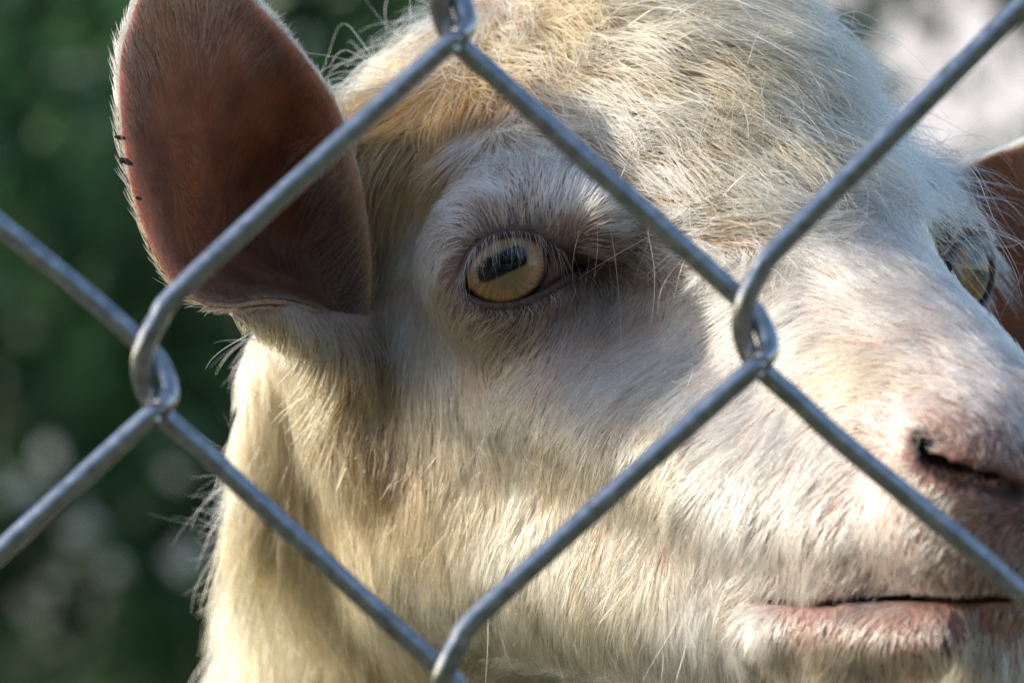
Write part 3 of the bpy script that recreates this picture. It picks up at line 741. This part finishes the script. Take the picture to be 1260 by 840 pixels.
# loose single hairs that stand off the outline
def flyaways():
    r = np.random.default_rng(12); X, Rd, T = [], [], []
    regions = [((1010, 1150), (-20, 260), (.9, -.15), 26, 420, .25, .5), ((1120, 1180), (150, 225), (.4, -.9), 20, 22, .2, .6), ((440, 620), (-10, 110), (-.9, -.15), 22, 420, .3, .5),
               ((225, 345), (400, 560), (-.6, .6), 13, 130, .3, .4), ((215, 330), (560, 850), (-.8, .25), 20, 420, .3, .45), ((560, 1060), (-60, 60), (.4, -.2), 24, 400, .9, .6), ((700, 1100), (60, 330), (.4, .5), 26, 260, .9, .35),
               ((700, 830), (300, 370), (.9, -.30), 9, 16, .2, .35), ((560, 900), (430, 800), (.1, .9), 15, 160, .5, .3)]
    C = BV[BF].mean(1); N, A = face_normals(BV, BF); px, py = to_px(C)
    for (x0, x1), (y0, y1), d, ln, n, spread, lift in regions:
        f = np.where((px > x0) & (px < x1) & (py > y0) & (py < y1) & (C[:, 1] < 130) & (N[:, 1] < .45))[0]
        if not len(f): continue
        f = r.choice(f, n, p=A[f] / A[f].sum()); P = C[f] + r.normal(size=(n, 3)) * .4; Nn = N[f]
        D = np.tile([d[0], 0, -d[1]], (n, 1)) + r.normal(size=(n, 3)) * spread
        x, rd, t = strands(P, Nn, D, np.full(n, ln) * r.uniform(.5, 1.5, n), np.full(n, lift) * r.uniform(.5, 1.4, n), np.tile([.80, .72, .56], (n, 1)), k=9, dia=.15, clump=.3, cell=6, curl=(1.5 if x0 > 400 else .5), grav=.12, rough=.3, seed=61)
        X.append(x); Rd.append(rd); T.append(t)
    return np.vstack(X), np.vstack(Rd), np.vstack(T)
curves('loose_hair', *flyaways(), goat)
# burrs caught in the rim of the ear
M_BURR = plain('burr', (.018, .011, .008), .8, (.06, .04, .025), 900)
def burr(u, size, label, dx):
    r = np.random.default_rng(int(u * 1000)); c = ear_point(np.array([u]), np.array([-1.0]))[0] + np.array([dx, -.6, 0])
    n, m = 9, 12; A, B = np.meshgrid(np.linspace(0, np.pi, n), np.linspace(0, 2 * np.pi, m, endpoint=False), indexing='ij')
    rr = 1 + .35 * r.random((n, m)) * np.sin(A)
    V = np.stack([np.cos(A) * 1.8, np.sin(A) * np.cos(B) * .55 * rr, np.sin(A) * np.sin(B) * .55 * rr], -1).reshape(-1, 3)
    V = V @ np.linalg.qr(r.normal(size=(3, 3)) * .35 + np.eye(3))[0]
    o = mesh('seed_burr', metres(c + V * size), grid_faces(n, m, True), None, M_BURR)
    tag(o, label, 'burr', 'burrs on the rim of the ear')
burr(.60, .75, 'upper of the three dark burrs on the outer rim of the near ear', -.3)
burr(.565, .95, 'middle and biggest of the three dark burrs on the outer rim of the near ear', .1)
burr(.51, .55, 'lowest and smallest of the three burrs on the outer rim of the near ear', .9)
# lashes, ear hair, whiskers
def on_ear(uv, side=0):
    u, v = uv[:, 0], uv[:, 1]; e = 1e-3
    P = ear_point(u, v); du = (ear_point(np.minimum(u + e, .9999), v) - ear_point(np.minimum(u + e, .9999) - e, v)); dv = ear_point(u, v + e) - P
    du /= np.linalg.norm(du, axis=1)[:, None] + 1e-9; dv /= np.linalg.norm(dv, axis=1)[:, None] + 1e-9
    N = np.cross(dv, du); N /= np.linalg.norm(N, axis=1)[:, None] + 1e-9; N = np.where(N[:, 1:2] < 0, N, -N)
    return P, N, du, dv
def ear_coat(n_in, n_rim, n_back):
    r = np.random.default_rng(5); X, Rd, T = [], [], []
    def add(P, N, D, ln, lift, tint, dia, seed, CL=.25, **kw):
        x, rd, t = strands(P, N, D, ln, lift, tint, k=5, dia=dia, seed=seed, clump=CL, cell=1.5, **kw); X.append(x); Rd.append(rd); T.append(t)
    uv = np.stack([r.uniform(.03, .99, n_in), r.uniform(-.98, .98, n_in)], -1)
    keep = r.random(n_in) < np.clip(.35 + .9 * np.abs(uv[:, 1]) + .5 * (uv[:, 0] - .4), .15, 1); uv = uv[keep]
    P, N, du, dv = on_ear(uv); out = np.sign(uv[:, 1])[:, None]
    D = du * .8 + dv * out * (.25 + .9 * np.abs(uv[:, 1:2])); m = len(P)
    ed = np.abs(uv[:, 1:2]) ** 5
    tint = np.array([.30, .13, .06]) * (1 - ed) + np.array([.72, .58, .42]) * ed
    add(P + N * .9, N, D, 3.2 + 1.6 * r.random(m), np.full(m, .3), tint, .11, 41)
    uv = np.stack([r.uniform(.04, .999, n_rim), r.choice([-1, 1], n_rim) * r.uniform(.94, 1.0, n_rim)], -1)
    P, N, du, dv = on_ear(uv); out = np.sign(uv[:, 1])[:, None]; m = len(P)
    add(P, N, CL=0, D=du * .75 + dv * out * .9, ln=1.7 + 1.1 * r.random(m), lift=np.full(m, .45), tint=np.tile([.80, .72, .56], (m, 1)), dia=.12, seed=43)
    uv = np.stack([r.uniform(.01, .999, n_back), r.uniform(-1, 1, n_back)], -1)
    P, N, du, dv = on_ear(uv); m = len(P)
    add(P - N * .9, -N, du + dv * uv[:, 1:2] * .2, 3.5 + 2 * r.random(m), np.full(m, .2), np.tile([.82, .75, .60], (m, 1)), .16, 45)
    # root of the ear: longer pale hair that runs up out of the funnel
    q = int(n_rim * .03); uv = np.stack([r.uniform(.0, .45, q), r.uniform(.80, 1.0, q)], -1)
    P, N, du, dv = on_ear(uv); m = len(P)
    add(P + N * .6, N, du * .4 - dv * .5 + np.array([0, -.2, -.6]), 11 + 6 * r.random(m), np.full(m, .35), np.tile([.80, .72, .58], (m, 1)), .14, 47)
    return np.vstack(X), np.vstack(Rd), np.vstack(T)
EX, ER, ET = ear_coat(int(15000 * HAIR), int(14000 * HAIR), int(14000 * HAIR))
for ear_o, fx in zip(EARS, (lambda V: V, far_ear)):
    curves('ear_hair', fx(EX), ER, ET, ear_o)
def lashes():
    r = np.random.default_rng(9); ring = lid_ring(0.6, -.4); n = len(ring); X = []; W_ = []
    c = ring.mean(0)
    for i in range(300):
        k = r.integers(0, n); p = ring[k] + (ring[(k + 1) % n] - ring[k]) * r.random()
        px_, py_ = to_px(p); upper = py_ < 336 - (px_ - 640) * .15
        if px_ > 690 and r.random() < .7: continue
        if upper:
            p = p + np.array([0, -.3, .8]); d = np.array([.10 + .22 * r.normal() + (px_ - 620) * .004, -.75, -.55 + .1 * r.normal()]); ln = r.uniform(5, 8.5)
        else:
            if r.random() < .45: continue
            d = np.array([.35 * r.normal() + .2, -.55, -.6]); ln = r.uniform(2.5, 4.5)
        d /= np.linalg.norm(d); t = np.linspace(0, 1, 6)[:, None]
        X.append(p + ln * (d * t + np.array([0, -.02, -.42 if upper else -.1]) * t ** 2)); 
    X = np.array(X); m = len(X); t = np.linspace(0, 1, 6)[None]
    return X, .075 * (1 - .8 * t) * r.uniform(.7, 1.2, m)[:, None], np.tile([.66, .52, .36], (m, 1)) * r.uniform(.6, 1.25, m)[:, None]
LX, LR, LT = lashes()
for fx in ((lambda V: V), mirror): curves('eyelashes', fx(LX), LR, LT, goat)
print('fur', round(time.time() - T0, 1))
# ------------------------------------------------------------------ the place behind: ground, grass, shrubs, trees, a whitewashed shed
def leaf_mat(name, c1, c2, trans=.35):
    m = bpy.data.materials.new(name); m.use_nodes = True; nt = m.node_tree; b = nt.nodes['Principled BSDF']
    col, fac = noise_mix(nt, c1, c2, 9, 3, .35, .65)
    nt.links.new(col, b.inputs['Base Color']); b.inputs['Roughness'].default_value = .45
    tr = nt.nodes.new('ShaderNodeBsdfTranslucent'); nt.links.new(col, tr.inputs['Color'])
    mx = nt.nodes.new('ShaderNodeMixShader'); mx.inputs[0].default_value = trans
    out = [n for n in nt.nodes if n.type == 'OUTPUT_MATERIAL'][0]
    nt.links.new(b.outputs[0], mx.inputs[1]); nt.links.new(tr.outputs[0], mx.inputs[2]); nt.links.new(mx.outputs[0], out.inputs['Surface'])
    return m
M_DARK = leaf_mat('dark_leaf', (.030, .085, .030), (.085, .18, .06), .4)
M_MID = leaf_mat('mid_leaf', (.05, .10, .04), (.11, .19, .07), .35)
M_BARK = plain('bark', (.05, .038, .028), .9, (.12, .09, .065), 25)
M_BLOSSOM = plain('blossom_white', (.62, .60, .52), .6, (.80, .78, .70), 60)
M_PLASTER = plain('whitewashed_plaster', (.44, .42, .46), .85, (.52, .50, .54), 3)
M_ROOF = plain('rusty_roof', (.20, .15, .12), .6, (.30, .24, .20), 6)
M_DOOR = plain('weathered_wood', (.12, .10, .085), .8, (.20, .17, .14), 14)
M_POST = plain('post_steel', (.30, .31, .32), .5, (.42, .43, .44), 30)
def ground_mat():
    m, nt, b = mat('paddock_soil')
    col, fac = noise_mix(nt, (.05, .075, .025), (.13, .10, .06), .9, 8, .4, .6)
    nt.links.new(col, b.inputs['Base Color']); b.inputs['Roughness'].default_value = .95
    return m
M_GROUND = ground_mat()
# ground: one sheet to the horizon, gently uneven near the camera
gx_ = np.concatenate([-np.geomspace(250, 3, 14), np.linspace(-2.5, 2.5, 21), np.geomspace(3, 250, 14)])
A, B = np.meshgrid(gx_, gx_, indexing='ij')
Z = -.006 + .006 * np.sin(A * 3.1 + B) * np.cos(B * 2.7) * (np.abs(A) < 4) * (np.abs(B) < 4)
tag(mesh('ground', np.stack([A, B, Z], -1).reshape(-1, 3), grid_faces(len(gx_), len(gx_)), None, M_GROUND), kind='structure')
def leaves(Pc, size, r, droop=.3):
    """folded, pointed leaves (two quads each) at points Pc"""
    n = len(Pc); a = r.normal(size=(n, 3)); a[:, 2] -= droop; a /= np.linalg.norm(a, axis=1)[:, None]
    b = np.cross(a, r.normal(size=(n, 3))); b /= np.linalg.norm(b, axis=1)[:, None]; c = np.cross(a, b)
    s = (size * r.uniform(.6, 1.3, n))[:, None]
    p0 = Pc; p1 = Pc + a * s * .5; p2 = Pc + a * s
    l = Pc + (a * .45 + b * .30 + c * .10) * s; q = Pc + (a * .45 - b * .30 + c * .10) * s
    V = np.stack([p0, l, p2, q, p1], 1).reshape(-1, 3); i = np.arange(n)[:, None] * 5
    Fq = np.vstack([i + np.array([0, 4, 2, 1]), i + np.array([0, 3, 2, 4])])
    return V, Fq
def crown_points(c, rad, n, r, clumps=40, cs=.28):
    d = r.normal(size=(clumps, 3)); d /= np.linalg.norm(d, axis=1)[:, None]
    cc = np.array(c) + d * np.array(rad) * r.uniform(.35, .95, clumps)[:, None]
    k = r.integers(0, clumps, n); e = r.normal(size=(n, 3))
    return cc[k] + e * np.min(rad) * cs * r.uniform(.5, 1.2, clumps)[k][:, None], cc
def plant(name, x, y, h, w_, n, mt, size, label, cat, group, seed, blossoms=0, low=.0):
    r = np.random.default_rng(seed)
    t = empty(name, (x, y, 0), label, cat, group)
    zc = low + (h - low) * .55; P, cc = crown_points((x, y, zc), (w_, w_ * .8, (h - low) * .5), n, r)
    P[:, 2] = np.abs(P[:, 2] - .03) + .03
    V, Fq = leaves(P, size, r)
    tag(mesh('crown', V, Fq, t, mt, smooth=False), kind='stuff')
    Vs, Fs, off = [], [], 0
    for k in range(9):
        e = cc[k]; base = np.array([x + r.normal() * .03, y + r.normal() * .03, -.02])
        Pk = catmull([base, base * .6 + e * .4 + np.array([0, 0, -.05 * h]) + r.normal(size=3) * .04 * h, e], 5)
        Pk[:, 2] = np.maximum(Pk[:, 2], -.02)
        v, q = tube(Pk, np.linspace(.03 * h if k < 1 else .014 * h, .005, len(Pk)), 7); Vs.append(v); Fs.append(q + off); off += len(v)
    mesh('trunk', np.vstack(Vs), np.vstack(Fs), t, M_BARK)
    if blossoms:
        for bx, by, bz, br in blossoms:
            m = 40; dd = r.normal(size=(m, 3)); dd /= np.linalg.norm(dd, axis=1)[:, None]
            v, q = leaves(np.array([bx, by, bz]) + dd * br * .30, br * .8, r, 0)
            mesh('blossom', v, q, t, M_BLOSSOM, smooth=False)
    return t
def at(px, py, dist):                    # world metres of a far spot, dist from the lens
    k = dist / 6.0
    return ((px - 630) * k * MM, dist - 1.0, CAM_H - (py - 420) * k * MM)
b1 = [(*at(28, 600, 5.6), .030), (*at(100, 650, 5.6), .026), (*at(60, 560, 5.5), .018)]
b2 = [(*at(226, 690, 5.6), .024), (*at(215, 585, 5.6), .014), (*at(140, 700, 5.6), .016)]
b3 = [(*at(372, 55, 6.2), .014)]
G1 = 'dark shrubs behind the goat'
plant('flowering_shrub', -.78, 4.9, 1.05, .42, 2600, M_DARK, .055, 'low dark green shrub with pale blossoms behind the goat, lower left', 'shrub', G1, 1, b1)
plant('flowering_shrub', -.28, 5.1, 1.0, .40, 2600, M_DARK, .055, 'dark green shrub with pale blossoms right behind the goat\'s neck', 'shrub', G1, 2, b2)
plant('leafy_shrub', -.40, 6.2, 2.0, .60, 3400, M_DARK, .07, 'tall dark green bush behind the goat\'s upright ear', 'shrub', G1, 3, b3)
plant('leafy_shrub', -1.15, 6.0, 1.9, .60, 3400, M_DARK, .07, 'tall dark bush at the far left edge', 'shrub', G1, 4)
plant('leafy_shrub', .25, 6.4, 1.9, .55, 3000, M_DARK, .07, 'tall dark bush hidden mostly behind the goat\'s forehead', 'shrub', G1, 5)
for k, (x, y, h, w_) in enumerate(((-2.0, 7.6, 2.6, .9), (-1.0, 8.0, 2.8, .9), (.0, 8.0, 2.6, .8))):
    plant('tree', x, y, h, w_, 3600, M_DARK, .09, ('dark leafy tree standing farthest left behind the shrubs', 'dark leafy tree in the middle of the back row', 'dark leafy tree behind the crown of the goat')[k], 'tree', 'dark trees in the back row', 20 + k)
plant('pale_green_bush', .80, 5.6, 1.05, .20, 1500, M_MID, .06, 'mid green bush beside the goat\'s far ear', 'shrub', 'lighter green bushes on the right', 31)
plant('pale_green_bush', 1.10, 7.8, 1.9, .24, 1800, M_MID, .08, 'taller mid green bush at the right edge before the pale wall', 'shrub', 'lighter green bushes on the right', 32, low=.2)
plant('pale_green_bush', 1.12, 7.0, 1.0, .24, 1100, M_MID, .07, 'low mid green bush below the pale shed wall', 'shrub', 'lighter green bushes on the right', 33)
for k, (x, y, h, w_) in enumerate(((-2.9, -4.6, 2.3, 1.1), (-1.0, -5.0, 2.5, 1.2), (1.0, -4.8, 2.2, 1.2), (3.0, -4.6, 2.4, 1.1))):  # unseen trees, added to darken the eye's reflections and cut frontal sky fill
    plant('tree', x, y, h, w_, 3200, M_DARK, .14, ('unseen bushy tree added behind the camera, leftmost', 'unseen bushy tree added behind the camera, second from the left', 'unseen bushy tree added behind the camera, second from the right', 'unseen bushy tree added behind the camera, rightmost')[k], 'tree', 'trees facing the goat, mirrored in its eye', 50 + k)
# whitewashed shed, turned so that its long wall takes the sun
def box(name, c, s, parent, m, rz=0.0, bev=0.0):
    x, y, z = np.array(s) / 2; V = np.array([(a * x, b * y, d * z) for a in (-1, 1) for b in (-1, 1) for d in (-1, 1)], float)
    ca, sa = math.cos(rz), math.sin(rz)
    V = np.stack([V[:, 0] * ca - V[:, 1] * sa, V[:, 0] * sa + V[:, 1] * ca, V[:, 2]], -1) + np.array(c)
    Fq = [(0, 1, 3, 2), (4, 6, 7, 5), (0, 4, 5, 1), (2, 3, 7, 6), (0, 2, 6, 4), (1, 5, 7, 3)]
    return mesh(name, V, Fq, parent, m, smooth=False)
sa = R(-42); scx, scy = 2.25, 12.6
def srot(x, y): return (scx + x * math.cos(sa) - y * math.sin(sa), scy + x * math.sin(sa) + y * math.cos(sa))
shed = empty('garden_shed', (scx, scy, 0), 'pale lilac grey shed wall seen blurred above the far ear', 'shed')
box('wall', (*srot(0, 0), 1.1), (2.6, 2.0, 2.24), shed, M_PLASTER, sa)
box('door', (*srot(.6, -1.015), .95), (.75, .04, 1.9), shed, M_DOOR, sa)
box('roof', (*srot(0, 0), 2.28), (3.0, 2.4, .10), shed, M_ROOF, sa)
# grass tufts
r = np.random.default_rng(77); n = 9000
gp = np.stack([r.uniform(-3, 3, n), r.uniform(-.6, 8, n), np.zeros(n)], -1); hh = r.uniform(.03, .10, n)[:, None]
lean = r.normal(size=(n, 3)) * .4; lean[:, 2] = 1; side = np.cross(lean, r.normal(size=(n, 3))); side /= np.linalg.norm(side, axis=1)[:, None]
V = np.stack([gp - side * .003 - [0, 0, .01], gp + side * .003 - [0, 0, .01], gp + lean * hh * .6 + side * .002, gp + lean * hh + lean * [1, 1, 0] * hh * .5], 1).reshape(-1, 3)
tag(mesh('grass', V, np.arange(n * 4).reshape(-1, 4), None, M_MID, smooth=False), 'short green grass growing round the goat and the shrubs', 'grass', kind='stuff')
# fence posts and top rail stand outside the picture
for x in (-.52, .56):
    a_ = [np.array([x, (1000 + FY) * MM - 1.0 + .03, z]) for z in (-.05, .3, .7, 1.0, 1.28)]
    v, q = tube(a_, .021, 16); mesh('post', v, q, fence, M_POST)
v, q = tube([np.array([x, (1000 + FY) * MM - 1.0 + .03, 1.235]) for x in (-.58, -.2, .2, .62)], .014, 12); mesh('top_rail', v, q, fence, M_POST)
print('place', round(time.time() - T0, 1))
